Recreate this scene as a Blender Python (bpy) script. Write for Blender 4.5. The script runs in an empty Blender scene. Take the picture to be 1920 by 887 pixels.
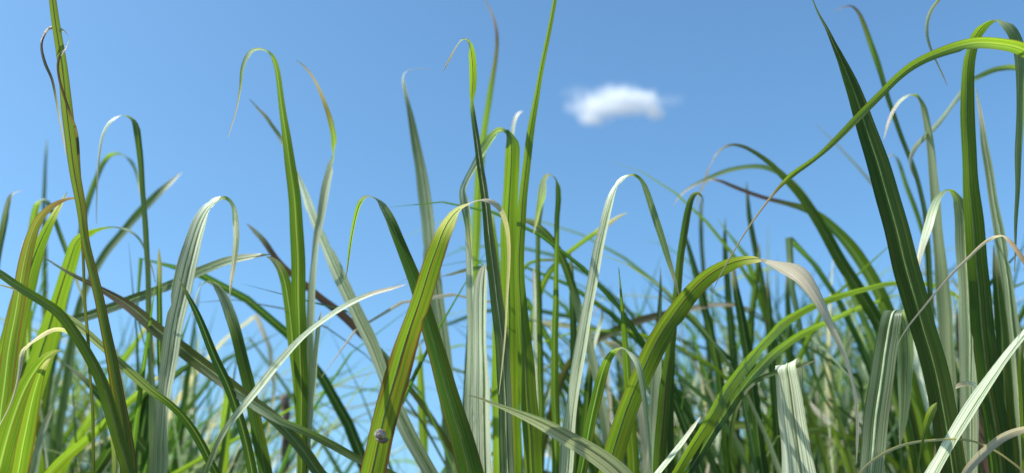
import bpy, math, random
from mathutils import Vector, Matrix

random.seed(7)
scene = bpy.context.scene
col = scene.collection
RAD = math.radians

# ------------------------------------------------------------------ camera
CAM = Vector((0.0, 0.0, 1.0))
PITCH = RAD(21.0)
cam_data = bpy.data.cameras.new("camera")
cam_data.lens = 35.0
cam_data.sensor_width = 36.0
cam_data.clip_start = 0.02
cam_data.clip_end = 4000.0
cam_data.dof.use_dof = True
cam_data.dof.focus_distance = 1.2
cam_data.dof.aperture_fstop = 3.0
cam_data.dof.aperture_blades = 7
cam = bpy.data.objects.new("camera", cam_data)
cam.location = CAM
cam.rotation_euler = (RAD(90) + PITCH, 0, 0)
col.objects.link(cam)
scene.camera = cam

# ------------------------------------------------------------------ sky and sun
SUN_DIR = Vector((-0.65, -0.19, 0.735)).normalized()
elev = math.asin(SUN_DIR.z)
world = bpy.data.worlds.new("World")
scene.world = world
world.use_nodes = True
wn, wl = world.node_tree.nodes, world.node_tree.links
wn.clear()
sky = wn.new("ShaderNodeTexSky")
sky.sky_type = 'NISHITA'
sky.sun_disc = False
sky.sun_elevation = elev
sky.sun_rotation = math.atan2(SUN_DIR.x, SUN_DIR.y)
sky.altitude = 0
sky.air_density = 1.0
sky.dust_density = 2.0
sky.ozone_density = 6.0
bg = wn.new("ShaderNodeBackground")
bg.inputs["Strength"].default_value = 0.138
wb = wn.new("ShaderNodeMix"); wb.data_type = 'RGBA'; wb.blend_type = 'MULTIPLY'   # the camera's white balance
wb.inputs[0].default_value = 1.0
wb.inputs[7].default_value = (0.90, 1.16, 1.14, 1)
wo = wn.new("ShaderNodeOutputWorld")
wl.new(sky.outputs[0], wb.inputs[6])
wl.new(wb.outputs[2], bg.inputs["Color"])
wl.new(bg.outputs[0], wo.inputs["Surface"])

sd = bpy.data.lights.new("sun", 'SUN')
sd.energy = 5.0
sd.angle = RAD(0.53)
sd.color = (1.0, 0.955, 0.88)
so = bpy.data.objects.new("sun", sd)
so.rotation_euler = SUN_DIR.to_track_quat('Z', 'Y').to_euler()
so.location = (0, 0, 20)
col.objects.link(so)

vs = scene.view_settings
vs.view_transform = 'Standard'
vs.look = 'None'
vs.exposure = 0.6
vs.gamma = 1.0
vs.use_curve_mapping = False
scene.cycles.transparent_max_bounces = 8
scene.cycles.max_bounces = 10
scene.cycles.transmission_bounces = 5
scene.cycles.volume_bounces = 10
scene.cycles.volume_step_rate = 1.0

# ------------------------------------------------------------------ helpers
FPX = 1920 * 35.0 / 36.0
RM = cam.rotation_euler.to_matrix()


def at(x, y, d):
    """the point of the photograph's pixel x, y at distance d along the view axis"""
    v = Vector(((x - 960) / FPX * d, -(y - 443.5) / FPX * d, -d))
    return CAM + RM @ v


def tag(o, label=None, cat=None, group=None, kind=None):
    if label: o["label"] = label
    if cat: o["category"] = cat
    if group: o["group"] = group
    if kind: o["kind"] = kind
    return o


def chan(c, t):
    """value of a channel (number or list of (index, value)) at control index t"""
    if not isinstance(c, (list, tuple)):
        return c
    if t <= c[0][0]: return c[0][1]
    for (a, va), (b, vb) in zip(c, c[1:]):
        if t <= b:
            f = (t - a) / max(b - a, 1e-6)
            f = f * f * (3 - 2 * f)
            return va + (vb - va) * f
    return c[-1][1]


def catmull(P, t):
    n = len(P) - 1
    i = min(int(t), n - 1)
    f = t - i
    p1, p2 = P[i], P[i + 1]
    p0 = P[i - 1] if i > 0 else p1 * 2 - p2
    p3 = P[i + 2] if i + 2 <= n else p2 * 2 - p1
    def kn(a, b): return max((b - a).length, 1e-5) ** 0.5
    t0 = 0.0; t1 = t0 + kn(p0, p1); t2 = t1 + kn(p1, p2); t3 = t2 + kn(p2, p3)
    u = t1 + (t2 - t1) * f
    A1 = p0 * ((t1 - u) / (t1 - t0)) + p1 * ((u - t0) / (t1 - t0))
    A2 = p1 * ((t2 - u) / (t2 - t1)) + p2 * ((u - t1) / (t2 - t1))
    A3 = p2 * ((t3 - u) / (t3 - t2)) + p3 * ((u - t2) / (t3 - t2))
    B1 = A1 * ((t2 - u) / (t2 - t0)) + A2 * ((u - t0) / (t2 - t0))
    B2 = A2 * ((t3 - u) / (t3 - t1)) + A3 * ((u - t1) / (t3 - t1))
    return B1 * ((t2 - u) / (t2 - t1)) + B2 * ((u - t1) / (t2 - t1))


CH = ("yel", "pale", "dry", "rust", "edge", "spot")


class Strip:
    """a row of leaf cross-sections, turned into one mesh"""
    U = (-1.0, -0.55, -0.08, 0.08, 0.55, 1.0)

    def __init__(self):
        self.v = []; self.f = []; self.uu = []; self.ll = []; self.ch = {k: [] for k in CH}; self.ww = []

    def ribbon(self, rows):
        base = len(self.v)
        n = len(self.U)
        for r in rows:
            P, S, N, w, fold, length, ch, rip = r
            nick = {-1.0: 0.0, 1.0: 0.0}
            if w > 0.010 and random.random() < 0.02:
                nick[random.choice((-1.0, 1.0))] = random.uniform(0.08, 0.28)      # torn edge
            for j, u in enumerate(self.U):
                off = (abs(u) - 0.5) * fold * w * 0.5
                rp = rip * w * 0.6 * (0.5 if abs(u) > 0.9 else 0.12) * (1 if u > 0 else -1) * 0.25
                uq = u * (1 - nick.get(u, 0.0))
                self.v.append(P + S * (uq * w * 0.5) + N * (off + rp))
                self.uu.append(u); self.ll.append(length); self.ww.append(w)
                for k in CH: self.ch[k].append(ch[k])
        for i in range(len(rows) - 1):
            for j in range(n - 1):
                a = base + i * n + j
                self.f.append((a, a + 1, a + n + 1, a + n))

    def build(self, name, mat, origin, parent=None):
        me = bpy.data.meshes.new(name)
        me.from_pydata([tuple(p - origin) for p in self.v], [], self.f)
        for key, vals in [("across", self.uu), ("along", self.ll), ("wide", self.ww)] + [(k, self.ch[k]) for k in CH]:
            a = me.attributes.new(key, 'FLOAT', 'POINT')
            a.data.foreach_set("value", vals)
        me.polygons.foreach_set("use_smooth", [True] * len(me.polygons))
        me.materials.append(mat)
        me.update()
        o = bpy.data.objects.new(name, me)
        col.objects.link(o)
        if parent is None:
            o.location = origin
        else:
            o.parent = parent
        return o


# ------------------------------------------------------------------ materials
def nt(mat):
    mat.use_nodes = True
    t = mat.node_tree
    t.nodes.clear()
    return t.nodes, t.links


def leaf_material():
    m = bpy.data.materials.new("leaf")
    n, l = nt(m)
    def A(name):
        a = n.new("ShaderNodeAttribute"); a.attribute_name = name; return a.outputs["Fac"]
    def M(op, a, b=None, c=None, clamp=False):
        x = n.new("ShaderNodeMath"); x.operation = op; x.use_clamp = clamp
        for i, v in enumerate((a, b, c)):
            if v is None: continue
            if isinstance(v, (int, float)): x.inputs[i].default_value = v
            else: l.new(v, x.inputs[i])
        return x.outputs[0]
    def MX(fac, a, b, mode='MIX'):
        x = n.new("ShaderNodeMix"); x.data_type = 'RGBA'; x.blend_type = mode
        if isinstance(fac, (int, float)): x.inputs[0].default_value = fac
        else: l.new(fac, x.inputs[0])
        for i, v in ((6, a), (7, b)):
            if isinstance(v, tuple): x.inputs[i].default_value = (*v, 1)
            else: l.new(v, x.inputs[i])
        return x.outputs[2]
    def MR(v, a, b, c, d):
        x = n.new("ShaderNodeMapRange"); x.interpolation_type = 'SMOOTHSTEP'
        l.new(v, x.inputs[0])
        for i, q in enumerate((a, b, c, d)): x.inputs[i + 1].default_value = q
        return x.outputs[0]
    def NZ(sx, sy, scale, detail=2, rough=0.5, dim='3D'):
        c = n.new("ShaderNodeCombineXYZ")
        l.new(M('MULTIPLY', A("across"), sx), c.inputs[0])
        l.new(M('MULTIPLY', A("along"), sy), c.inputs[1])
        l.new(oi, c.inputs[2])
        x = n.new("ShaderNodeTexNoise"); x.inputs["Scale"].default_value = scale
        x.inputs["Detail"].default_value = detail; x.inputs["Roughness"].default_value = rough
        l.new(c.outputs[0], x.inputs["Vector"])
        return x.outputs["Fac"]
    info = n.new("ShaderNodeObjectInfo")
    oi = M('MULTIPLY', info.outputs["Random"], 57.0)
    across = A("across")
    au = M('ABSOLUTE', across)
    veins = NZ(11.0, 0.9, 1.0, 3, 0.6)
    fine = NZ(30.0, 4.0, 1.0, 2, 0.6)
    blotch = NZ(1.2, 9.0, 1.0, 3, 0.55)
    specks = NZ(4.0, 60.0, 1.0, 3, 0.7)
    streak = NZ(5.0, 3.5, 1.0, 2, 0.5)

    green = MX(M('MULTIPLY', MR(info.outputs["Random"], 0, 1, 0, 1), 0.5), (0.011, 0.040, 0.016), (0.024, 0.062, 0.015))
    ylw = MX(blotch, (0.090, 0.155, 0.020), (0.145, 0.180, 0.026))
    c = MX(A("yel"), green, ylw)
    # veins: light and dark lines that run the whole leaf
    vl = MR(veins, 0.3, 0.7, 0.75, 1.28)
    vf = MR(fine, 0.3, 0.7, 0.75, 1.25)
    vv = M('MULTIPLY', vl, vf)
    cm = n.new("ShaderNodeVectorMath"); cm.operation = 'SCALE'
    l.new(c, cm.inputs[0]); l.new(vv, cm.inputs[3])
    c = cm.outputs[0]
    # underside is greyer; the pale channel paints waxy bloom and sun glare into the colour
    geo = n.new("ShaderNodeNewGeometry")
    c = MX(M('MULTIPLY', geo.outputs["Backfacing"], 0.22), c, (0.20, 0.29, 0.15))
    palecol = MX(MR(veins, 0.36, 0.56, 0, 1), (0.13, 0.25, 0.09), (0.84, 0.88, 0.68))
    c = MX(M('MULTIPLY', M('MULTIPLY', A("pale"), 0.92), MR(streak, 0.25, 0.6, 0.65, 1.0)), c, palecol)
    # pale midrib
    mid = MR(au, 0.05, 0.13, 1, 0)
    c = MX(M('MULTIPLY', mid, 0.45), c, (0.30, 0.38, 0.20))
    # yellow and rusty streaks, dead edges, specks
    sp = M('MULTIPLY', A("spot"), MR(streak, 0.54, 0.66, 0, 1))
    c = MX(sp, c, (0.20, 0.14, 0.03))
    sp2 = M('MULTIPLY', A("spot"), MR(NZ(7.0, 5.0, 1.0, 2), 0.60, 0.68, 0, 1))
    c = MX(sp2, c, (0.085, 0.035, 0.018))
    ed = M('MULTIPLY', A("edge"), MR(M('ADD', au, M('MULTIPLY', M('SUBTRACT', blotch, 0.5), 0.5)), 0.78, 0.92, 0, 1))
    c = MX(ed, c, (0.085, 0.045, 0.024))
    ruf = M('MULTIPLY', A("rust"), MR(streak, 0.2, 0.55, 0.55, 1.0))
    c = MX(ruf, c, (0.15, 0.065, 0.05))
    dcol = MX(MR(fine, 0.35, 0.65, 0, 1), (0.40, 0.30, 0.19), (0.78, 0.71, 0.58))
    drf = M('MULTIPLY', A("dry"), MR(veins, 0.2, 0.45, 0.75, 1.0))
    c = MX(drf, c, dcol)
    c = MX(M('MULTIPLY', MR(specks, 0.66, 0.74, 0, 0.6), A("spot")), c, (0.10, 0.06, 0.03))

    p = n.new("ShaderNodeBsdfPrincipled")
    l.new(c, p.inputs["Base Color"])
    l.new(MR(veins, 0.3, 0.7, 0.42, 0.29), p.inputs["Roughness"])
    p.inputs["Specular IOR Level"].default_value = 0.55
    bump = n.new("ShaderNodeBump")
    bump.inputs["Strength"].default_value = 0.35
    bump.inputs["Distance"].default_value = 0.0012
    l.new(M('ADD', M('MULTIPLY', veins, 1.0), M('MULTIPLY', fine, 0.4)), bump.inputs["Height"])
    l.new(bump.outputs[0], p.inputs["Normal"])
    tr = n.new("ShaderNodeBsdfTranslucent")
    tcm = n.new("ShaderNodeMix"); tcm.data_type = 'RGBA'; tcm.blend_type = 'MULTIPLY'
    tcm.inputs[0].default_value = 1.0
    l.new(c, tcm.inputs[6])
    l.new(MX(M('MAXIMUM', A("dry"), M('MAXIMUM', A("pale"), A("rust"))), (2.15, 2.5, 0.8), (1.15, 1.15, 1.0)), tcm.inputs[7])
    l.new(tcm.outputs[2], tr.inputs["Color"])
    mx = n.new("ShaderNodeMixShader")
    l.new(M('SUBTRACT', 0.50, M('MULTIPLY', A("pale"), 0.30), clamp=True), mx.inputs[0])
    l.new(p.outputs[0], mx.inputs[1]); l.new(tr.outputs[0], mx.inputs[2])
    out = n.new("ShaderNodeOutputMaterial")
    l.new(mx.outputs[0], out.inputs["Surface"])
    return m


LEAF = leaf_material()


def plain_material(name, c1, c2, scale, rough=0.8, bump=0.3):
    m = bpy.data.materials.new(name)
    n, l = nt(m)
    tc = n.new("ShaderNodeTexCoord")
    nz = n.new("ShaderNodeTexNoise"); nz.inputs["Scale"].default_value = scale; nz.inputs["Detail"].default_value = 6
    l.new(tc.outputs["Object"], nz.inputs["Vector"])
    r = n.new("ShaderNodeValToRGB")
    r.color_ramp.elements[0].color = (*c1, 1); r.color_ramp.elements[0].position = 0.35
    r.color_ramp.elements[1].color = (*c2, 1); r.color_ramp.elements[1].position = 0.65
    l.new(nz.outputs["Fac"], r.inputs[0])
    p = n.new("ShaderNodeBsdfPrincipled"); p.inputs["Roughness"].default_value = rough
    l.new(r.outputs[0], p.inputs["Base Color"])
    b = n.new("ShaderNodeBump"); b.inputs["Strength"].default_value = bump; b.inputs["Distance"].default_value = 0.02
    l.new(nz.outputs["Fac"], b.inputs["Height"]); l.new(b.outputs[0], p.inputs["Normal"])
    o = n.new("ShaderNodeOutputMaterial"); l.new(p.outputs[0], o.inputs["Surface"])
    return m


SOIL = plain_material("soil", (0.045, 0.03, 0.018), (0.13, 0.09, 0.05), 6.0)
RIB = plain_material("rib", (0.22, 0.30, 0.15), (0.36, 0.42, 0.26), 60.0, 0.5, 0.05)
RIB_DARK = plain_material("rib_dark", (0.10, 0.17, 0.05), (0.17, 0.25, 0.09), 60.0, 0.5, 0.05)
STALK = plain_material("dead_stalk", (0.10, 0.065, 0.05), (0.30, 0.21, 0.16), 70.0, 0.8, 0.5)
SHELL = plain_material("snail_shell", (0.10, 0.08, 0.07), (0.42, 0.37, 0.34), 160.0, 0.85, 0.1)
SHELL_DARK = plain_material("snail_body", (0.10, 0.08, 0.07), (0.18, 0.14, 0.12), 90.0, 0.6, 0.1)

# ------------------------------------------------------------------ ground
def ground():
    R = 1500.0
    rings = [0.0, 1.5, 3, 5, 8, 12, 20, 40, 90, 250, 700, R]
    vs_, fs = [(0, 0, 0)], []
    seg = 48
    for r in rings[1:]:
        for k in range(seg):
            a = 2 * math.pi * k / seg
            z = 0.02 * math.sin(r * 1.7 + k) if 0 < r < 60 else 0.0
            vs_.append((r * math.cos(a), r * math.sin(a), min(z, 0.0)))
    for k in range(seg):
        fs.append((0, 1 + k, 1 + (k + 1) % seg))
    for i in range(len(rings) - 2):
        a, b = 1 + i * seg, 1 + (i + 1) * seg
        for k in range(seg):
            k2 = (k + 1) % seg
            fs.append((a + k, b + k, b + k2, a + k2))
    me = bpy.data.meshes.new("ground")
    me.from_pydata(vs_, [], fs)
    me.materials.append(SOIL)
    o = bpy.data.objects.new("ground", me)
    col.objects.link(o)
    tag(o, kind="structure")


ground()


# ------------------------------------------------------------------ the cloud, a real volume far behind
def cloud():
    D = 420.0
    c = at(1158, 192, D)
    s = D / FPX
    sx, sy, sz = 130 * s, 40 * s, 50 * s
    import bmesh
    bm = bmesh.new()
    bmesh.ops.create_icosphere(bm, subdivisions=3, radius=1.0)
    for v in bm.verts:
        v.co = Vector((v.co.x * sx, v.co.y * sy, v.co.z * sz))
    me = bpy.data.meshes.new("cloud")
    bm.to_mesh(me); bm.free()
    m = bpy.data.materials.new("cloud_vapour")
    n, l = nt(m)
    tc = n.new("ShaderNodeTexCoord")
    nz = n.new("ShaderNodeTexNoise"); nz.inputs["Scale"].default_value = 0.11; nz.inputs["Detail"].default_value = 9
    nz.inputs["Roughness"].default_value = 0.66
    l.new(tc.outputs["Object"], nz.inputs["Vector"])

    def blob(x, z, rx, rz, rot=0.0):
        """density falls from 1 at the middle of an ellipsoid to 0 at its skin; px units"""
        mp = n.new("ShaderNodeMapping"); mp.vector_type = 'TEXTURE'
        mp.inputs["Location"].default_value = (x * s, 0, z * s)
        mp.inputs["Rotation"].default_value = (0, rot, 0)
        mp.inputs["Scale"].default_value = (rx * s, 26 * s, rz * 0.93 * s)
        l.new(tc.outputs["Object"], mp.inputs["Vector"])
        ln = n.new("ShaderNodeVectorMath"); ln.operation = 'LENGTH'
        l.new(mp.outputs[0], ln.inputs[0])
        sub = n.new("ShaderNodeMath"); sub.operation = 'SUBTRACT'; sub.inputs[0].default_value = 1.0
        l.new(ln.outputs["Value"], sub.inputs[1])
        return sub.outputs[0]
    bl = [blob(-8, 10, 80, 34, 0.0), blob(28, 6, 72, 28, 0.3), blob(-40, -4, 64, 38, -0.1), blob(-56, -26, 36, 24, 0.3), blob(10, -8, 80, 26, 0.1),
          blob(66, -18, 30, 24, 0.3)]
    cur = bl[0]
    for b in bl[1:]:
        mx = n.new("ShaderNodeMath"); mx.operation = 'MAXIMUM'
        l.new(cur, mx.inputs[0]); l.new(b, mx.inputs[1]); cur = mx.outputs[0]
    def f(op, a, b):
        x = n.new("ShaderNodeMath"); x.operation = op
        for i, v in enumerate((a, b)):
            if isinstance(v, (int, float)): x.inputs[i].default_value = v
            else: l.new(v, x.inputs[i])
        return x.outputs[0]
    d = f('ADD', cur, f('MULTIPLY', f('SUBTRACT', nz.outputs["Fac"], 0.5), 1.8))
    mr = n.new("ShaderNodeMapRange"); mr.interpolation_type = 'SMOOTHSTEP'
    l.new(d, mr.inputs[0]); mr.inputs[1].default_value = 0.05; mr.inputs[2].default_value = 0.9
    mr.inputs[3].default_value = 0.0; mr.inputs[4].default_value = 0.26
    w = blob(88, -2, 50, 17, -0.05)
    wd = f('MULTIPLY', f('MAXIMUM', f('ADD', w, f('MULTIPLY', f('SUBTRACT', nz.outputs["Fac"], 0.55), 1.4)), 0.0), 0.035)
    w2 = blob(-72, 22, 40, 20, 0.1)
    wd2 = f('MULTIPLY', f('MAXIMUM', f('ADD', w2, f('MULTIPLY', f('SUBTRACT', nz.outputs["Fac"], 0.55), 1.4)), 0.0), 0.03)
    dens = f('ADD', f('ADD', mr.outputs[0], wd), wd2)
    pv = n.new("ShaderNodeVolumePrincipled")
    pv.inputs["Color"].default_value = (1, 1, 1, 1)
    pv.inputs["Anisotropy"].default_value = 0.0
    l.new(dens, pv.inputs["Density"])
    o = n.new("ShaderNodeOutputMaterial"); l.new(pv.outputs[0], o.inputs["Volume"])
    me.materials.append(m)
    ob = bpy.data.objects.new("cloud", me)
    ob.location = c
    ob.rotation_euler = (PITCH, 0, -0.1)
    col.objects.link(ob)
    tag(ob, "small white puffy cloud with a thin wisp trailing right, alone in the blue sky", "cloud")


cloud()


# ------------------------------------------------------------------ leaves
GROUPS = {}


def rows_from(P3, W, TW, CHN, n_per, fold, jitter, mode_az=None, keep=None):
    """sample the spline; P3 control points root to tip, W widths in metres, TW twists in degrees"""
    N = len(P3) - 1
    cum = 0.0
    rows = []
    prev = None
    ph = random.uniform(0, 6.28)
    steps = []
    for i in range(N):
        L = (P3[i + 1] - P3[i]).length
        k = max(3, min(26, int(L / n_per)))
        steps += [i + j / k for j in range(k)]
    steps.append(N)
    prevS = None
    cums = []
    for t in steps:
        P = catmull(P3, t)
        e = 0.02
        T = (catmull(P3, min(t + e, N)) - catmull(P3, max(t - e, 0)))
        T = T.normalized() if T.length > 1e-9 else Vector((0, 0, 1))
        if mode_az is not None:
            Wd = mode_az
            S = (Wd - T * Wd.dot(T)).normalized()
        else:
            V = (P - CAM).normalized()
            S = V.cross(T)
            if S.length < 0.15 and prevS is not None:
                S = prevS - T * prevS.dot(T)
            S.normalize()
            prevS = S.copy()
        Nn = S.cross(T).normalized()
        i = min(int(t), N - 1); f = t - i
        tw = TW(t)
        if 22 < tw < 60: tw *= 1.2
        a = RAD(tw + 5 * math.sin(ph + cum * 9) * jitter)
        S2 = S * math.cos(a) + Nn * math.sin(a)
        N2 = Nn * math.cos(a) - S * math.sin(a)
        w = W[i] + (W[i + 1] - W[i]) * f
        comp = 1.0 / max(abs(math.cos(RAD(tw))), 0.66) if mode_az is None else 1.0
        w = w * comp * (1 + 0.02 * math.sin(ph + cum * 17) + 0.01 * math.sin(cum * 47 + ph * 2))
        if prev is not None: cum += (P - prev).length
        prev = P
        cums.append(cum)
        rip = math.sin(cum * 46 + ph) * 0.5 + math.sin(cum * 23 + 2 * ph) * 0.5
        P = P + S2 * (0.0007 * math.sin(cum * 27 + ph * 3) + 0.0003 * math.sin(cum * 71 + ph)) * jitter
        rows.append((t, (P, S2, N2, w, fold, cum, {k: chan(CHN.get(k, 0.0), t) for k in CH}, rip * jitter)))
    tot = max(cums[-1], 1e-6)
    tipdry = random.uniform(.3, 1.0); start = random.uniform(.955, .985)
    for (t, r_), c_ in zip(rows, cums):
        q = max(0.0, min(1.0, (c_ / tot - start) / 0.02)) * tipdry
        r_[6]["dry"] = max(r_[6]["dry"], q * .8)
        r_[6]["rust"] = max(r_[6]["rust"], q * .35)
        r_[6]["spot"] = max(r_[6]["spot"], .3)
    return rows


def leaf(name, label, cat, pts, d, tw=0.0, fold=0.28, rib=None, split=None, part="dry_tip", order='root', group=None, jit=1.0, axis=None, part_label=None, **ch):
    """pts: 'x,y,w ...' in photograph pixels, w the leaf's width; order='tip' when written from the tip; channels as numbers or (index, value) lists in the written order"""
    raw = [tuple(float(q) for q in s.split(",")) for s in pts.split()]
    n = len(raw)
    def flip(c):
        if isinstance(c, (list, tuple)):
            return [(n - 1 - i, v) for i, v in reversed(c)]
        return c
    if order == 'tip':
        raw = raw[::-1]
        ch = {k: flip(v) for k, v in ch.items()}; d = flip(d); tw = flip(tw)
        if split is not None: split = n - 1 - split
    P = [at(x, y, chan(d, i)) for i, (x, y, w) in enumerate(raw)]
    W = [0.92 * w * chan(d, i) / FPX for i, (x, y, w) in enumerate(raw)]
    # carry the leaf down to the ground
    T0 = (P[0] - P[1]).normalized()
    H = P[0].z
    hx, hy = T0.x, T0.y
    sl = max(-T0.z, 0.35)
    kx = max(-0.35, min(0.35, hx / sl)) * H * 0.55
    root = Vector((P[0].x + kx, P[0].y + max(-0.08, min(0.08, hy * H * 0.3)), -0.01))
    mid = P[0] * 0.5 + root * 0.5 + Vector((kx * 0.22, 0, 0))
    P = [root, mid] + P
    W = [max(W[0] * 0.45, 0.004), max(W[0] * 0.85, 0.003)] + W
    sh = lambda c: [(i + 2, v) for i, v in c] if isinstance(c, (list, tuple)) else c
    ch = {k: sh(v) for k, v in ch.items()}
    tw = sh(tw)
    ax = None
    if axis is not None:      # the leaf bends about this level line
        ax = Vector((math.cos(RAD(axis)), -math.sin(RAD(axis)), 0))
        W = [w / max(math.cos(RAD(axis)), .6) for w in W]
    rows = rows_from(P, W, lambda t: chan(tw, t), ch, 0.011 if ax is None else 0.004, fold, jit, mode_az=ax)
    if split is not None: split += 2
    origin = root.copy(); origin.z = 0
    if rib is None and split is None:
        s = Strip(); s.ribbon([r for t, r in rows])
        o = s.build(name, LEAF, origin)
    else:
        o = bpy.data.objects.new(name, None)
        o.location = origin
        o.empty_display_size = 0.05
        col.objects.link(o)
        a = [r for t, r in rows if split is None or t <= split + 1e-6]
        s = Strip(); s.ribbon(a)
        s.build("leaf_blade", LEAF, origin, o)
        if split is not None:
            b = [a[-1]] + [r for t, r in rows if t > split + 1e-6]
            s = Strip(); s.ribbon(b)
            q = s.build(part, LEAF, origin, o)
            if part_label: q["label"] = part_label
        if rib is not None:
            side, size, mat = rib
            vs_, fs = [], []
            rr = [r for t, r in rows if t <= (split if split is not None else 1e9)]
            for r in rr:
                Pp, S, Nv, w, fo, ln, c_, rp = r
                hw = max(0.0006, w * size)
                base = Pp + Nv * (side * 0.0006 + (0.08 - 0.5) * fo * w * 0.5)
                for q in range(6):
                    an = math.pi * 2 * q / 6
                    vs_.append(tuple(base + S * hw * math.cos(an) + Nv * (hw * 0.45 * math.sin(an)) - origin))
            for i in range(len(rr) - 1):
                for q in range(6):
                    q2 = (q + 1) % 6
                    fs.append((i * 6 + q, i * 6 + q2, (i + 1) * 6 + q2, (i + 1) * 6 + q))
            me = bpy.data.meshes.new("midrib"); me.from_pydata(vs_, [], fs)
            me.polygons.foreach_set("use_smooth", [True] * len(me.polygons))
            me.materials.append(mat)
            mo = bpy.data.objects.new("midrib", me); col.objects.link(mo); mo.parent = o
    tag(o, label, cat, group)
    return o


G = "grass_leaf"
FG = "long blades in the front rows"
MG = "blades in the middle rows"

# style shorthands
def Y(v=0.85, **k): return dict(yel=v, **k)


# ---- left part of the picture
leaf("grass_leaf", "tall olive blade with brown streaks rising past the top edge, leftmost tall one", "grass blade",
     "243,900,34 228,780,27 213,690,23 196,600,20 176,520,17 158,445,15 150,380,18 136,290,22 125,200,23 112,100,20 98,0,14 90,-110,9 82,-210,1",
     1.2, tw=[(0, 18), (4, 5), (6, -22), (12, -30)], yel=[(0, .35), (3, .35), (7, .75), (12, .8)], spot=.8, edge=.8, rust=.1, rib=(1, .05, RIB_DARK), group=FG)
leaf("curled_grass_leaf", "thin purple brown blade curling in a loop around the tall olive blade", "grass blade",
     "175,900,6 168,700,6 158,520,6 150,350,5 145,255,5 134,215,5 122,180,5 112,150,5 108,122,5 112,104,5 122,92,4 129,75,3 124,62,4 113,53,5 101,50,6 90,54,6 82,68,5 79,88,5 86,120,6 98,148,5 106,185,4 112,225,3 118,262,3 121,290,1",
     [(0, 1.26), (3, 1.22), (5, 1.16), (9, 1.15), (14, 1.21), (19, 1.18)], tw=[(0, 10), (9, 20), (11, 75), (13, 150), (15, 120), (17, 190), (21, 200)], rust=[(0, .2), (7, .8), (13, .3), (15, .8), (21, .6)],
     pale=[(9, 0), (12, .8), (14, .9), (16, 0)], yel=.3, group=FG)
leaf("grass_leaf", "slim upright green blade whose pale tip bows over to the left, behind the olive one", "grass blade",
     "290,900,22 288,790,18 284,700,14 281,600,11 277,500,11 272,420,11 267,330,11 261,270,12 255,235,12 245,221,9 228,216,7 208,226,7 194,247,6 186,285,5 183,340,3 181,420,1",
     1.5, tw=[(0, 30), (7, 22), (9, 75), (11, 125), (15, 150)], yel=[(0, .1), (6, .35), (9, .3)], pale=[(0, .3), (8, 0), (9, .2), (11, 1), (15, .8)], rust=[(12, 0), (15, .3)], group=FG)
leaf("grass_leaf", "dark blade with a yellow crest arching between the olive and the slim upright blade", "grass blade",
     "60,900,14 85,760,14 115,600,13 145,470,13 163,385,12 180,340,10 193,308,9 206,291,9 220,287,8 236,293,8 248,306,8 257,328,6 263,360,3 268,395,1",
     2.1, tw=[(0, 20), (6, 20), (8, -60), (10, -120), (13, -150)], yel=[(0, .1), (6, .4), (7, 1), (8, .7), (10, .0)], pale=[(8, 0), (9, .7), (10, .3)], group=MG)
leaf("grass_leaf", "thin dark pointed blade standing left of the tall olive blade", "grass blade",
     "92,900,16 86,700,13 84,520,10 83,400,8 84,330,6 86,285,4 88,262,1", 2.6, tw=12, yel=.05, group=MG)
leaf("grass_leaf", "green blade leaning right with its tip beyond the slim upright blade", "grass blade",
     "95,900,20 125,720,18 155,560,16 195,480,15 232,435,15 268,392,14 300,360,13 322,340,9 341,322,1", 2.0, tw=[(0, 30), (8, 35)], yel=.25, pale=[(6, .1), (8, .8)], group=MG)
leaf("grass_leaf", "narrow blue green blade with a hooked pink tip at the left frame edge", "grass blade",
     "-60,900,24 -40,700,20 -12,540,14 2,450,12 10,405,11 17,375,8 23,364,4 34,359,2 42,357,1", 1.7, tw=[(0, 35), (4, 30), (8, 60)], yel=.0, pale=[(3, .1), (5, .6)], rust=[(6, 0), (8, .8)], group=MG)
leaf("grass_leaf", "short blade with a folded white top just left of the tall olive blade", "grass blade",
     "40,900,26 45,700,22 50,560,18 57,450,15 62,410,14 68,386,12 76,375,10 86,374,9 94,386,9 104,412,9 116,445,9 128,480,8 145,530,5 158,570,1", 1.8,
     tw=[(0, -25), (5, -35), (6, -75), (8, -140), (12, -150)], yel=[(0, .7), (6, .6), (8, .05)], pale=[(5, 0), (6, .8), (7, .9), (8, 0)], edge=.4, group=MG)
leaf("grass_leaf", "brown edged blade arching right at the far left, ending behind the tall olive blade", "grass blade",
     "-15,900,30 5,760,30 20,640,28 36,545,25 48,480,22 60,440,19 76,408,16 95,388,13 118,375,10 138,371,7 152,374,3 160,380,1",
     1.3, tw=[(0, -35), (5, -30), (9, -60)], yel=[(0, .35), (5, .55)], edge=1.0, rust=[(0, 0), (5, .25), (8, .7), (11, .8)], spot=.4, group=FG)
leaf("broad_grass_leaf", "broad yellow green blade at the left whose thin tip bows right under the olive blade", "grass blade",
     "12,900,52 38,780,50 70,690,46 100,590,40 128,500,30 148,450,22 170,435,14 195,427,10 220,426,9 240,431,8 258,444,7 272,468,5 284,500,3 292,530,1",
     1.55, tw=[(0, -38), (5, -34), (7, -70), (9, -120), (13, -140)], yel=[(0, .5), (5, .85)], pale=[(8, 0), (9, .8), (13, .8)], spot=.15, rib=(1, .045, RIB_DARK), group=FG)
leaf("broad_grass_leaf", "broad mid green blade filling the left frame edge, dark streaks along it", "grass blade",
     "-20,900,60 -8,800,58 8,700,52 25,620,44 45,540,36 70,470,26 95,415,16 118,375,6 125,360,1", 1.45, tw=[(0, -30), (8, -38)], yel=[(0, .35), (8, .7)], spot=.2, edge=.5, rib=(1, .05, RIB_DARK), group=FG)
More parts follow.
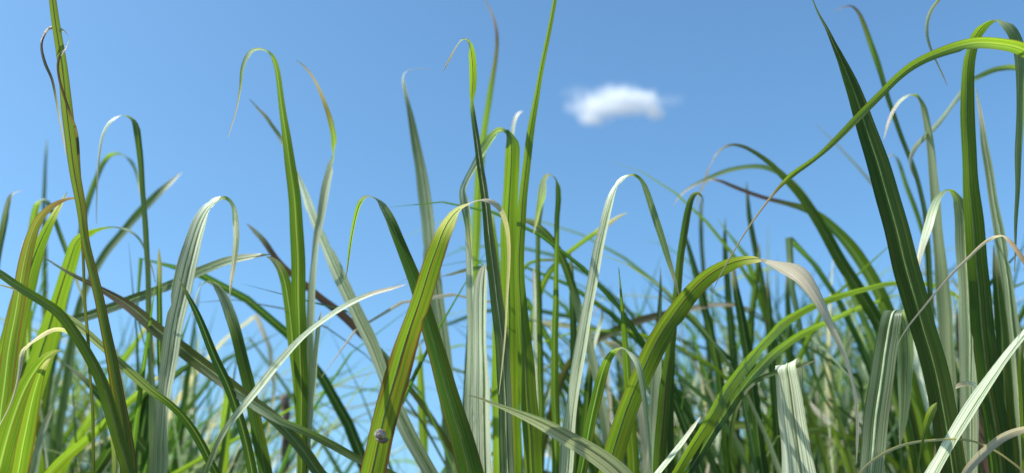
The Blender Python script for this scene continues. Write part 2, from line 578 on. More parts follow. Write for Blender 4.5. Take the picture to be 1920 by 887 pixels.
leaf("broad_grass_leaf", "bright yellow green blade leaning right at bottom left, tip beside the drooping straw strip", "grass blade",
     "-8,900,46 10,840,46 28,780,42 48,730,38 70,690,30 88,668,20 104,658,9 114,655,1", 1.25, tw=[(0, -22), (7, -20)], yel=.55, edge=.35, group=FG)
leaf("broad_grass_leaf", "upright green blade with a brown right edge and a whitish tip, bottom left corner", "grass blade",
     "32,900,38 46,830,36 58,770,30 70,720,22 80,690,13 90,675,6 96,671,1", 1.22, tw=[(0, -35), (6, -25)], yel=.7, edge=.9, pale=[(4, 0), (6, .7)], group=FG)
leaf("grass_leaf", "blue grey pointed blade beside the brown edged one, bottom left", "grass blade",
     "58,900,18 70,850,17 82,805,14 92,780,8 100,765,1", 1.7, tw=[(0, 35), (4, 30)], yel=0, pale=.45, group=MG)
leaf("grass_leaf", "yellow green blade leaning left against the left frame edge, second from the edge", "grass blade",
     "70,900,30 52,760,30 40,640,26 36,560,20 38,500,12 44,450,1", 1.75, tw=-40, yel=.75, edge=.4, group=MG)
leaf("drooping_grass_leaf", "dried straw strip drooping over the broad green blades at lower left", "grass blade",
     "215,900,10 205,780,10 180,700,9 150,650,8 125,620,9 100,617,9 75,630,9 52,648,8 42,662,9 38,690,8 30,730,4 18,765,3 4,790,2 -10,815,1",
     [(0, 1.5), (5, 1.25), (13, 1.15)], tw=[(0, 20), (5, 25), (7, 60), (9, 20)], dry=[(3, .2), (6, .9), (13, .8)], rust=[(7, 0), (9, .6), (11, .2)], yel=.5, group=FG)
leaf("arching_grass_leaf", "long yellow green blade entering from the left edge and rooting below the tall olive blade", "grass blade",
     "246,900,30 232,850,28 215,790,26 192,720,24 165,665,22 138,622,21 108,585,19 70,558,18 30,533,16 -8,508,14 -60,480,10 -120,465,1",
     1.16, tw=[(0, 15), (5, 28), (10, -30)], yel=[(0, .35), (5, .5), (8, .85)], spot=.15, rib=(1, .05, RIB_DARK), group=FG)
leaf("arching_grass_leaf", "long grey green blade running down right across the tall olive blade", "grass blade",
     "425,930,16 402,880,17 380,835,17 350,790,16 318,757,15 285,733,15 250,702,17 215,668,17 180,637,16 145,607,15 105,582,12 60,556,8 20,540,4 -20,530,1",
     [(0, 1.35), (13, 1.22)], tw=[(0, 20), (5, 40), (13, 40)], yel=.1, pale=[(0, 0), (4, 0), (6, .25), (9, .6), (13, .7)], group=FG)
leaf("arched_grass_leaf", "silvery striped blade that folds over and hangs a bright green tip, left of centre", "grass blade",
     "300,900,28 304,820,28 309,750,28 318,680,30 328,610,32 342,545,33 358,480,34 374,425,33 390,392,26 404,378,18 418,373,13 430,379,13 438,398,12 442,430,11 441,470,11 437,510,9 433,540,5 431,562,1",
     [(0, 1.42), (9, 1.36), (17, 1.25)], tw=[(0, 42), (7, 40), (9, 62), (11, 110), (13, 145), (17, 150)], pale=[(0, .35), (3, .75), (8, .95), (10, .8), (11, 0)], yel=[(0, 0), (9, .1), (11, .8), (17, .7)], split=11, part="hanging_tip", part_label="bright green hanging tip", rib=(1, .035, RIB), group=FG)
leaf("grass_leaf", "narrow dark green spike standing against the silvery striped blade", "grass blade",
     "302,900,16 302,780,14 300,660,12 299,560,11 298,500,9 297,478,5 297,466,1", 1.5, tw=-20, yel=.1, group=MG)
leaf("leaning_grass_leaf", "long striped blade leaning right across the left half, pale tip near the tall hooked blade", "grass blade",
     "-30,900,22 10,760,22 60,660,20 120,608,18 180,588,19 235,568,20 285,548,20 335,528,20 380,508,18 420,492,16 460,482,12 490,478,7 508,477,1",
     [(0, 1.7), (12, 1.35)], tw=[(0, 15), (6, 20), (12, 30)], yel=[(0, .3), (8, .25)], pale=[(5, 0), (8, .3), (10, .8), (12, .9)], spot=.1, rib=(1, .05, RIB_DARK), group=FG)
leaf("leaning_grass_leaf", "olive and purple blade slanting down right from the left edge to below the hooked blade", "grass blade",
     "640,930,20 600,890,24 560,835,25 520,790,25 480,758,25 440,728,27 400,700,30 350,662,30 300,622,27 255,583,22 215,556,16 180,538,11 140,518,7 100,494,4 65,470,1",
     [(0, 1.35), (14, 1.5)], tw=[(0, -10), (8, 15), (14, 20)], yel=.45, spot=.35, rust=[(4, .1), (8, .3), (11, .9), (14, .9)], rib=(1, .05, RIB_DARK), group=FG)
leaf("leaning_grass_leaf", "grey topped blade slanting down right under the hooked blade, just above the olive one", "grass blade",
     "800,930,14 740,893,15 680,866,16 620,833,17 560,802,17 520,785,16 480,762,15 448,742,13 420,725,10 395,707,5 375,690,1",
     [(0, 1.2), (10, 1.3)], tw=[(0, 0), (5, 35), (10, 35)], yel=.3, pale=[(3, .1), (6, .6), (10, .9)], group=FG)
leaf("grass_leaf", "dark green blade slanting left, rooted below the silvery green blade near centre left", "grass blade",
     "480,920,20 465,850,19 450,790,19 430,730,19 408,680,18 388,630,16 368,585,12 350,550,7 335,520,1", 1.28, tw=[(0, -12), (8, 5)], yel=.05, group=FG)
leaf("grass_leaf", "dark green blade with a whitish top bent to the left, left of the hooked blade", "grass blade",
     "500,900,28 487,830,27 474,760,26 460,700,25 446,640,24 434,595,23 422,560,19 410,540,14 398,530,10 385,529,7 374,540,6 366,565,4 360,595,1",
     1.42, tw=[(0, -18), (5, 10), (7, 40), (9, 70), (12, 130)], yel=.2, pale=[(4, 0), (6, .9), (12, .8)], rib=(1, .05, RIB_DARK), group=FG)
leaf("grass_leaf", "pale mint blade sweeping up right, crossing below the tall hooked shoot", "grass blade",
     "372,930,10 388,880,12 408,835,12 428,800,12 455,765,14 485,728,16 512,692,15 545,655,13 580,622,11 620,592,11 660,568,10 700,550,8 735,540,6 762,532,1",
     [(0, 1.2), (13, 1.05)], tw=[(0, 10), (4, 40), (13, 35)], yel=[(0, .2), (8, .3)], pale=[(0, .1), (3, .5), (5, .95), (13, .75)], group=FG)
leaf("grass_leaf", "small yellow green blade with a forked look standing low left of centre", "grass blade",
     "418,900,16 420,850,18 422,800,18 425,765,20 426,742,15 418,722,8 404,710,5 388,702,1", 1.9, tw=-40, yel=1, group=MG)
leaf("grass_leaf", "yellow green blade running diagonally up right across the lower left tangle", "grass blade",
     "60,930,22 95,885,22 130,850,22 160,825,20 190,800,17 225,768,16 260,738,14 290,712,8 305,700,1", 1.65, tw=-30, yel=.9, group=MG)
leaf("grass_leaf", "second yellow green diagonal blade above the first in the lower left tangle", "grass blade",
     "95,930,20 130,850,20 165,790,18 190,745,16 215,700,14 245,655,12 268,620,8 282,590,1", 2.2, tw=-32, yel=.8, group=MG)

# ---- the hooked shoot left of centre: three leaves out of one sheath
shoot = bpy.data.objects.new("grass_shoot", None)
shoot.location = (at(567, 900, 1.42).x, at(567, 900, 1.42).y, 0)
col.objects.link(shoot)
tag(shoot, "tall shoot with a long hooked leaf and two shorter leaves, left of centre", "grass shoot")


def into_shoot(o, part_label):
    """the leaf becomes a part of the shoot"""
    o.parent = shoot
    o.location = Vector(o.location) - Vector(shoot.location)
    for k in ("label", "category", "group"):
        if k in o: del o[k]
    o.name = "leaf_blade"
    o["label"] = part_label


o = leaf(G, "x", "x",
     "566,900,16 566,830,17 565,760,22 563,700,26 561,600,28 560,520,28 556,440,27 550,360,24 542,290,20 532,220,16 524,165,13 516,122,11 506,101,10 490,93,9 474,96,9 462,108,8 455,130,7 452,163,5 446,195,3 438,225,2 428,258,1",
     [(0, 1.42), (10, 1.38), (20, 1.25)], tw=[(0, -10), (8, -14), (11, -45), (13, -100), (15, -140), (20, -150)], yel=[(0, .25), (6, .3), (10, .55), (12, .8), (14, .3)], pale=[(12, 0), (13, .8), (15, .8), (17, .2)], rust=[(16, 0), (19, .7)])
into_shoot(o, "long leaf with hooked white tip")
o = leaf(G, "x", "x",
     "564,900,12 562,830,14 560,760,20 555,690,22 548,620,22 540,560,22 532,520,20 520,497,14 508,486,7 498,482,1", 1.44, tw=[(0, -15), (9, -30)], yel=.45)
into_shoot(o, "shorter green leaf bent left")
o = leaf(G, "x", "x",
     "570,900,10 573,830,12 578,760,14 582,690,13 584,620,12 586,560,12 590,500,10 595,460,6 598,430,1", 1.46, tw=[(0, 30), (8, 38)], yel=.2, pale=[(2, .1), (5, .7), (8, .8)])
into_shoot(o, "slim pale leaf on the right")
o = leaf(G, "x", "x",
     "574,900,10 580,800,12 588,720,12 593,660,12 597,620,10 601,596,5 603,585,1", 1.43, tw=[(0, 35), (6, 38)], yel=.4, pale=.6)
into_shoot(o, "short pale leaf low on the right")


def tube(name, pts, radii, mat, parent=None, label=None, cat=None, seg=10, origin=None, cap=True):
    vs_, fs = [], []
    for i, p in enumerate(pts):
        T = (pts[min(i + 1, len(pts) - 1)] - pts[max(i - 1, 0)]).normalized()
        a = T.orthogonal().normalized() if i == 0 else (a - T * a.dot(T)).normalized()
        b = T.cross(a)
        for k in range(seg):
            an = 2 * math.pi * k / seg
            vs_.append(p + (a * math.cos(an) + b * math.sin(an)) * radii[i] * (1 + 0.06 * math.sin(3 * an + i)))
    for i in range(len(pts) - 1):
        for k in range(seg):
            k2 = (k + 1) % seg
            fs.append((i * seg + k, i * seg + k2, (i + 1) * seg + k2, (i + 1) * seg + k))
    if cap:
        fs.append(tuple(range(seg))[::-1]); fs.append(tuple((len(pts) - 1) * seg + k for k in range(seg)))
    origin = origin if origin is not None else Vector((pts[0].x, pts[0].y, pts[0].z))
    me = bpy.data.meshes.new(name)
    me.from_pydata([tuple(v - origin) for v in vs_], [], fs)
    me.polygons.foreach_set("use_smooth", [True] * len(me.polygons))
    me.materials.append(mat)
    ob = bpy.data.objects.new(name, me)
    col.objects.link(ob)
    if parent is None: ob.location = origin
    else: ob.parent = parent
    tag(ob, label, cat)
    return ob


SHEATH = plain_material("sheath", (0.05, 0.09, 0.03), (0.14, 0.15, 0.06), 40.0, 0.6, 0.3)
base = Vector((shoot.location.x, shoot.location.y, 0))
tube("leaf_sheath", [base, base + Vector((0, 0.01, .5)), at(567, 890, 1.435), at(567, 800, 1.435), at(567, 740, 1.435), at(566, 716, 1.436)],
     [.010, .010, .0085, .0078, .006, .003], SHEATH, parent=shoot, origin=base)

# ---- centre
leaf("grass_leaf", "broad grey green blade slanting from the hooked shoot down to the brown edged blade", "grass blade",
     "850,960,24 815,900,26 785,845,26 757,790,26 735,740,26 716,690,27 697,640,28 673,590,29 650,540,27 628,495,25 612,460,24 598,430,22 584,395,19 572,360,15 560,330,12 546,300,10 534,275,9 524,255,8 510,235,7 498,218,7 486,206,5 468,186,1",
     [(0, 1.45), (18, 1.7)], tw=[(0, 38), (12, 42), (15, 60), (19, 40)], pale=[(0, .5), (6, .5), (10, .65), (13, .9), (16, .9), (18, .2)], yel=.1, spot=.15, rib=(1, .05, RIB_DARK), group=FG)
leaf("twisted_grass_leaf", "twisted blade right of the hooked shoot, white below the bend and olive above it", "grass blade",
     "572,900,12 574,760,13 578,640,13 583,560,12 590,490,12 596,440,14 604,395,16 612,350,19 620,315,18 626,290,13 626,260,12 621,232,12 613,206,9 602,178,7 588,148,5 572,125,4 556,112,1",
     [(0, 1.6), (16, 1.45)], tw=[(0, 30), (6, 38), (8, 45), (9, 92), (10, 150), (16, 160)], pale=[(0, .2), (4, .8), (8, .9), (9, .2), (10, 0)], yel=[(8, .3), (10, .5)], rust=[(10, .1), (12, .5), (14, .8)], group=FG)
leaf("leaning_grass_leaf", "reddish purple blade slanting from a white pinkish tip down right behind the hooked shoot", "grass blade",
     "930,930,10 880,880,11 835,825,11 790,757,12 745,700,12 705,655,14 670,618,17 640,590,17 605,562,15 570,532,14 540,507,12 515,480,11 495,452,11 478,434,9 463,420,2",
     1.75, tw=[(0, 10), (7, 10), (14, 40)], yel=.3, rust=[(0, .1), (4, .3), (6, .9), (11, .9), (13, .2)], pale=[(11, 0), (13, 1)], group=MG)
leaf("arched_grass_leaf", "dark green blade left of the brown edged one, its thin bright tip looped over left", "grass blade",
     "890,930,56 880,880,52 865,820,47 848,760,43 830,700,39 812,640,35 794,580,31 776,525,27 757,472,23 740,430,20 726,400,16 713,381,12 700,370,10 688,369,8 676,380,7 667,402,7 660,435,6 655,470,5 651,500,3 648,522,1",
     [(0, 1.12), (12, 1.1), (18, 1.2)], tw=[(0, -14), (8, -8), (10, -35), (12, -85), (14, -130), (18, -140)], yel=[(0, .1), (9, .1), (13, .3), (14, .9)], pale=[(9, 0), (11, .45), (13, .7), (14, 0)], edge=.35, rib=(1, .035, RIB_DARK), group=FG)
leaf("brown_edged_grass_leaf", "wide yellow green blade with brown edges and a dried tip hanging over right, centre", "grass blade",
     "688,930,52 700,880,52 714,820,51 728,760,50 744,700,49 760,645,48 776,595,46 792,550,44 806,508,41 820,468,37 832,435,33 846,410,27 862,393,21 880,382,17 900,376,15 920,378,14 936,390,13 947,412,11 953,445,8 954,500,6 952,560,5 948,620,4 941,690,3 934,740,1",
     [(0, 1.08), (11, 1.08), (15, 1.14), (22, 1.2)], tw=[(0, -20), (9, -26), (11, -50), (13, -88), (16, -140), (22, -150)], yel=[(0, .75), (11, .75)], edge=1.0, spot=.9, dry=[(9, 0), (11, .35), (13, .8), (15, .9), (17, .5), (22, .7)],
     pale=[(10, 0), (12, .5), (15, .3)], rust=[(14, 0), (17, .5), (22, .6)], rib=(1, .04, RIB_DARK), split=12, part="dry_tip", part_label="dry brown tip hanging over", group=FG)
leaf("grass_leaf", "grey green striped spear with a pink hooked tip, left of the centre cluster", "grass blade",
     "852,900,30 848,820,32 840,740,33 832,660,33 822,580,33 812,510,33 806,450,31 800,390,28 793,335,24 784,285,19 774,238,13 766,200,8 759,168,7 756,148,7 760,136,5 772,131,3 792,129,2 806,130,1",
     1.75, tw=[(0, 28), (8, 30), (12, 35), (14, 80)], yel=.0, pale=[(0, .3), (7, .45), (11, .15), (12, .9), (15, .8)], rust=[(14, 0), (15, .8)], rib=(1, .05, RIB), group=FG)
leaf("grass_leaf", "dark blade in the centre cluster with a bright green and white drooping top", "grass blade",
     "952,900,30 950,800,29 946,720,28 941,650,27 934,580,26 926,510,24 918,440,21 909,370,17 900,310,14 893,260,12 888,220,10 885,190,8 887,165,13 887,135,15 885,105,14 880,82,10 870,74,8 858,84,8 846,105,6 838,120,4 832,132,1",
     [(0, 1.3), (11, 1.32), (19, 1.2)], tw=[(0, 22), (9, 15), (11, -60), (12, -32), (14, -40), (16, -100), (19, -140)], yel=[(0, .05), (10, .05), (11, .8), (15, .9)], pale=[(0, .2), (6, .05), (15, 0), (16, .9)], rib=(1, .05, RIB), group=FG)
leaf("grass_leaf", "light green blade in the centre cluster, its blurred purple tip at the top edge", "grass blade",
     "884,900,20 885,760,20 887,640,20 889,540,20 891,450,19 895,380,18 899,320,17 904,270,15 910,225,13 918,178,11 925,140,9 930,105,7 932,72,6 927,42,5 918,18,4 900,-15,1",
     2.0, tw=[(0, -32), (15, -38)], yel=.75, rust=[(9, 0), (11, .5), (13, 1)], group=MG)
leaf("folded_grass_leaf", "broad bright blade in the centre cluster, folded over with a grey tip falling left", "grass blade",
     "960,930,38 958,800,38 956,690,38 955,590,37 955,490,36 955,410,34 957,345,30 959,300,27 958,268,24 950,250,18 938,245,15 924,255,16 910,275,17 897,298,15 884,322,12 874,342,11 868,360,13 870,385,14 876,415,13 880,450,10 884,485,1",
     [(0, 1.42), (9, 1.38), (18, 1.25)], tw=[(0, -30), (7, -36), (9, -75), (10, -130), (13, -150), (15, -140), (18, -150)], yel=[(0, .7), (8, .8), (10, .1)], pale=[(9, 0), (10, .3), (12, .1), (13, .9), (15, .9), (17, .3)], rib=(1, .04, RIB_DARK), group=FG)
leaf("grass_leaf", "long straight bright green blade rising past the top edge, centre of the picture", "grass blade",
     "1004,930,38 998,840,37 990,750,35 984,670,31 979,600,26 975,530,21 974,460,18 978,390,17 984,330,16 992,270,15 1003,200,13 1015,130,11 1028,60,9 1042,-10,8 1056,-90,5 1068,-160,1",
     1.3, tw=[(0, -25), (15, -32)], yel=[(0, .45), (8, .75)], rib=(1, .045, RIB_DARK), group=FG)
leaf("grass_leaf", "small white curled tip peeping above the folded blade in the centre cluster", "grass blade",
     "945,900,12 948,700,12 952,500,11 956,350,9 960,270,8 963,238,7 968,220,7 974,212,5 980,209,1", 1.9, tw=[(0, 30), (8, 40)], yel=.3, pale=[(3, .2), (5, 1)], group=MG)
leaf("grass_leaf", "whitish green upright blade, left one of the pale pair low in the centre cluster", "grass blade",
     "884,930,22 884,800,22 885,690,21 884,600,18 882,520,15 880,450,13 878,400,9 876,365,1", 1.45, tw=[(0, 40), (7, 40)], yel=.1, pale=.75, rib=(1, .05, RIB), group=FG)
leaf("broad_grass_leaf", "whitish green upright blade, broader right one of the pale pair low in the centre cluster", "grass blade",
     "908,930,34 906,820,34 904,720,34 902,640,33 902,570,30 905,525,24 908,505,14 910,494,1", 1.38, tw=[(0, 40), (7, 42)], yel=.1, pale=.8, rib=(1, .05, RIB), group=FG)
leaf("grass_leaf", "yellow green backlit blade low in the centre cluster beside the dark one", "grass blade",
     "935,930,26 934,800,26 933,680,24 932,580,20 930,500,15 926,430,8 924,390,1", 1.6, tw=-35, yel=.85, group=MG)
leaf("grass_leaf", "grey green blade right of the dark one low in the centre cluster", "grass blade",
     "968,930,20 966,820,20 963,720,18 960,640,15 957,570,10 955,520,1", 1.5, tw=38, yel=.1, pale=.4, group=MG)
leaf("grass_leaf", "dark green blade standing close left of the broad pale blade, lower centre", "grass blade",
     "872,930,18 874,800,17 878,700,15 880,620,12 884,540,8 888,480,1", 1.65, tw=5, yel=.05, group=MG)
leaf("hooked_grass_leaf", "small hooked blade with a drooping white tip, first right of the long straight blade", "grass blade",
     "1042,900,18 1041,780,17 1040,660,15 1041,560,13 1043,480,11 1045,410,10 1047,375,11 1045,350,11 1040,334,9 1030,328,9 1021,336,10 1018,352,17 1016,368,18 1010,390,11 1005,415,7 1000,440,1",
     1.5, tw=[(0, -25), (6, -30), (8, -80), (10, -140), (15, -150)], yel=[(0, .35), (7, .6)], pale=[(7, 0), (9, .9), (11, .7), (13, .2)], group=FG)
leaf("grass_leaf", "thin dark upright blade directly behind the small hooked one", "grass blade",
     "1014,900,14 1014,780,14 1013,660,13 1010,560,11 1008,490,9 1010,430,9 1014,395,9 1018,368,5 1020,350,1", 1.7, tw=-15, yel=.2, group=MG)
leaf("arching_grass_leaf", "dark green blade arching left from the lower right of the straight blade", "grass blade",
     "1160,930,16 1140,820,17 1124,730,18 1108,660,19 1095,610,19 1082,565,17 1070,525,16 1055,488,15 1038,457,14 1018,433,13 998,419,11 980,414,8 965,418,1",
     1.6, tw=[(0, 35), (4, 35), (6, -5), (12, -20)], yel=[(0, .1), (6, .3), (10, .6)], pale=[(0, .4), (4, .5), (6, 0)], group=MG)
leaf("grass_leaf", "bright green blade leaning right behind the small hooked one, tip against the pale arch", "grass blade",
     "960,900,14 968,780,14 985,660,13 1005,570,12 1025,520,12 1050,487,11 1080,462,11 1110,440,11 1138,420,10 1160,406,6 1176,399,1",
     1.8, tw=[(0, -30), (10, -30)], yel=.75, group=MG)
leaf("arched_grass_leaf", "slender pale blade arching right with a green hanging limb, right of centre", "grass blade",
     "1058,930,28 1064,860,27 1070,790,26 1080,720,24 1090,650,22 1101,585,20 1112,525,19 1123,470,18 1133,425,18 1142,388,18 1153,355,16 1166,337,13 1182,329,11 1196,334,11 1208,353,12 1221,388,13 1235,430,13 1249,472,12 1261,508,9 1269,535,6 1275,560,1",
     [(0, 1.35), (11, 1.32), (19, 1.25)], tw=[(0, 38), (9, 40), (11, 62), (13, 112), (15, 148), (19, 150)], pale=[(0, .75), (8, .75), (11, .95), (12, .7), (13, 0)], yel=[(0, .1), (11, .3), (13, .5), (19, .5)], split=12, part="hanging_tip", part_label="green limb hanging right", rib=(1, .05, RIB), group=FG)
leaf("grass_leaf", "upright green blade with a slightly nodding tip, right of the pale arch's hanging limb", "grass blade",
     "1232,930,26 1238,840,26 1246,750,24 1254,670,21 1262,600,18 1270,540,17 1277,480,16 1284,430,15 1291,392,13 1299,368,10 1308,362,6 1316,368,3 1320,380,1",
     1.4, tw=[(0, -10), (9, -18), (12, -70)], yel=.3, rib=(1, .05, RIB_DARK), group=FG)
leaf("grass_leaf", "thin grey blade behind the nodding tipped one", "grass blade",
     "1345,900,12 1335,740,12 1325,600,10 1318,500,9 1315,430,8 1316,385,6 1318,365,1", 2.3, tw=15, yel=.1, group=MG)
leaf("grass_leaf", "dark green blade leaning left below the tan tipped arch, right of the nodding blade", "grass blade",
     "1368,930,18 1362,820,18 1352,730,17 1340,660,17 1326,595,16 1310,535,14 1298,490,11 1288,455,7 1280,425,1", 1.9, tw=-8, yel=.1, group=MG)
leaf("grass_leaf", "grey green blade low beside the nodding tipped blade, pointing straight up", "grass blade",
     "1222,930,26 1228,830,26 1232,740,22 1235,660,16 1237,590,10 1238,540,6 1238,500,1", 1.6, tw=[(0, 38), (6, 30)], yel=.1, pale=[(0, .6), (3, .4), (4, 0)], group=MG)
leaf("broad_grass_leaf", "dark green blade low between the tan tipped arch and the pale diagonal blade", "grass blade",
     "1248,930,32 1250,840,30 1252,770,26 1256,710,19 1260,660,11 1263,620,1", 1.5, tw=-10, yel=.1, group=MG)
leaf("tan_tipped_grass_leaf", "big green blade arching right into a long dried tan tip, right of centre", "grass blade",
     "1122,960,44 1142,880,44 1162,812,44 1184,750,43 1208,690,42 1235,635,40 1265,588,38 1300,545,34 1338,512,29 1378,492,23 1412,486,19 1440,489,22 1470,497,30 1500,515,34 1524,545,29 1544,580,21 1560,615,15 1578,650,10 1592,685,7 1602,725,6 1607,775,6 1607,830,5 1605,868,1",
     [(0, 1.25), (10, 1.22), (16, 1.14), (22, 1.12)], tw=[(0, -22), (7, -28), (10, -62), (11, -105), (13, -140), (22, -150)], yel=[(0, .65), (10, .65)], spot=.45, edge=.5, dry=[(9, 0), (11, .75), (13, .9), (22, .95)], pale=[(10, 0), (11, .5), (13, .2)], rust=[(12, 0), (14, .2), (16, 0)], split=11, part="dry_tip", part_label="long dried tan tip", rib=(1, .04, RIB_DARK), group=FG)
leaf("grass_leaf", "bright short blade looped over right at the foot of the tan tipped arch", "grass blade",
     "1082,930,18 1092,870,20 1103,815,21 1114,765,22 1126,715,20 1138,680,16 1150,660,12 1164,652,10 1180,660,10 1194,680,11 1203,715,11 1209,755,10 1214,810,8 1220,860,5 1226,920,2",
     [(0, 1.15), (7, 1.1), (14, 1.02)], tw=[(0, -16), (5, -28), (7, -75), (9, -140), (14, -150)], yel=[(0, .15), (4, .2), (5, .8), (7, .7), (9, .1)], pale=[(6, 0), (7, .7), (8, .8), (10, .2)], group=FG)
leaf("silver_grass_leaf", "silvery pointed blade reaching left across the bottom of the centre cluster", "grass blade",
     "1250,1000,36 1200,930,38 1155,880,37 1110,846,34 1070,822,30 1030,800,25 990,782,19 950,766,12 915,753,7 895,746,4 878,741,1",
     [(0, 1.1), (10, 1.0)], tw=[(0, 30), (10, 38)], yel=.1, pale=.75, rust=[(7, 0), (10, .5)], rib=(1, .045, RIB), group=FG)
leaf("leaning_grass_leaf", "brown olive blade with a pink tip arching right behind the tan tipped arch", "grass blade",
     "1000,930,16 1030,790,15 1062,690,14 1100,650,14 1145,625,16 1190,604,17 1240,590,14 1290,580,11 1335,573,9 1375,573,8 1410,583,7 1436,603,6 1448,630,1",
     1.9, tw=[(0, 5), (6, 8), (8, 35), (12, 60)], yel=.4, rust=[(3, .4), (6, .6), (8, .7), (12, .8)], dry=[(6, 0), (8, .5), (10, .2)], group=MG)
leaf("grass_leaf", "green blade sweeping up right behind the white banded blade, upper one of a pair", "grass blade",
     "1240,940,18 1270,885,20 1300,835,21 1332,785,22 1362,735,23 1398,685,23 1436,640,21 1475,603,18 1520,576,14 1570,556,12 1620,543,10 1665,533,9 1710,530,9 1755,537,9 1790,553,8 1815,573,5 1835,600,1",
     [(0, 1.29), (3, 1.29), (8, 1.56), (16, 1.9)], tw=[(0, -22), (3, -46), (8, -40), (16, -10)], yel=.65, rib=(1, .05, RIB_DARK), group=FG)
leaf("grass_leaf", "green blade sweeping up right behind the white banded blade, lower one of a pair", "grass blade",
     "1262,940,14 1300,870,16 1340,805,17 1378,750,18 1415,700,18 1455,660,17 1498,630,15 1540,608,13 1580,590,11 1620,574,9 1660,560,6 1690,552,1",
     [(0, 1.27), (1.3, 1.29), (6.3, 1.57), (11, 1.9)], tw=[(0, -30), (2, -46), (6, -40), (11, -28)], yel=[(0, .05), (4, .2), (6, .7)], group=FG)
leaf("grass_leaf", "pale pointed blade low at the foot of the rising green pair", "grass blade",
     "1205,930,14 1232,890,14 1258,858,13 1284,825,10 1302,800,7 1314,782,1", 1.15, tw=35, pale=.85, yel=.2, group=FG)
leaf("fallen_grass_leaf", "yellowing blade lying nearly level behind the white banded blade", "grass blade",
     "1720,930,12 1680,870,13 1630,838,14 1570,816,15 1515,802,16 1455,796,17 1390,798,18 1330,800,18 1270,804,17 1220,809,14 1180,813,9 1150,814,1",
     2.0, tw=[(0, -10), (11, -14)], yel=.9, spot=.8, edge=.8, rust=[(8, 0), (10, .6)], group=MG)
leaf("white_grass_leaf", "white sunlit blade crossed by dark shadow bands, its top folded back, lower right", "grass blade",
     "1512,960,58 1502,900,54 1493,840,48 1486,790,44 1480,745,41 1476,710,39 1474,690,38 1476,681,37 1481,686,36 1486,715,32 1491,760,24 1495,800,14 1497,830,1",
     [(0, 1.37), (6, 1.37), (7, 1.375), (8, 1.385), (9, 1.40), (12, 1.41)], axis=46, fold=.14, tw=0, pale=[(0, 1), (8, 1), (10, .7)], yel=0, rib=(1, .05, RIB), group=FG)
leaf("grass_leaf", "thin green blade crossing just in front of the white banded blade, bending left", "grass blade",
     "1395,940,9 1372,860,9 1372,800,9 1385,752,9 1410,720,9 1445,702,9 1480,692,8 1510,684,6 1530,676,1", 1.38, tw=10, yel=.5, group=MG)

# ---- right part
leaf("arching_grass_leaf", "narrow yellow green blade arching in from the right edge to a fine brown thread", "grass blade",
     "1336,547,1 1350,516,2.5 1368,482,3 1390,446,3 1414,410,3.5 1440,375,4 1462,350,6 1484,330,11 1510,312,10 1535,293,9 1562,268,12 1590,240,14 1618,210,15 1648,178,15 1680,146,16 1712,122,18 1750,103,19 1795,88,22 1840,81,23 1885,83,24 1930,97,26 1990,140,33 2060,260,34 2110,480,34 2130,900,32",
     [(0, 1.12), (7, 1.1), (16, 1.1), (24, 1.3)], order='tip', tw=[(0, 10), (6, 30), (8, 8), (10, -4), (14, 0), (20, 14), (24, 5)], yel=[(0, .6), (7, 1), (18, 1), (24, .6)], rust=[(0, .8), (5, .8), (7, 0)], dry=[(0, .6), (5, .5), (6, 0)], edge=.5, spot=.2, group=FG)
leaf("broad_grass_leaf", "broad dark green blade with a pale midrib leaning left, tallest on the right", "grass blade",
     "1800,960,54 1788,880,52 1776,810,52 1764,743,51 1752,690,51 1738,635,51 1722,580,51 1705,520,50 1690,465,49 1675,410,48 1660,355,46 1645,302,43 1629,250,39 1612,200,34 1594,152,26 1577,112,16 1562,82,10 1548,52,6 1534,25,4 1515,-25,1",
     1.25, tw=[(0, 6), (14, 4), (19, 25)], yel=[(0, .22), (14, .08)], pale=[(16, 0), (18, .3)], rib=(1, .03, RIB_DARK), group=FG)
leaf("grass_leaf", "thin yellow topped blade curving down behind the broad dark blade, tip near the top edge", "grass blade",
     "1760,900,12 1752,720,12 1745,560,11 1738,430,10 1722,345,9 1702,285,9 1682,232,9 1666,186,9 1653,145,10 1640,105,12 1628,70,11 1618,42,9 1609,22,6 1596,11,4 1578,14,2 1562,22,1",
     1.75, tw=[(0, 10), (8, 5), (10, -35), (13, -50)], yel=[(0, .1), (7, .2), (9, .9)], rust=[(9, 0), (11, .3), (13, .9)], group=MG)
leaf("hanging_grass_leaf", "pinkish curled tip hanging down from the top edge at the right", "grass blade",
     "1775,162,1 1768,145,3 1757,120,4 1746,95,6 1738,68,8 1738,42,9 1746,20,8 1757,5,7 1775,-15,8 1820,-45,10 1890,-60,13 1960,-20,16 2010,120,20 2040,500,22 2050,900,22",
     [(0, 1.15), (8, 1.2), (14, 1.5)], order='tip', tw=[(0, 30), (4, 45), (8, 30), (14, 0)], rust=[(0, .7), (3, .4), (5, 0), (8, .3), (9, .2)], pale=[(1, .2), (3, .9), (8, .8), (10, .2)], yel=.4, group=FG)
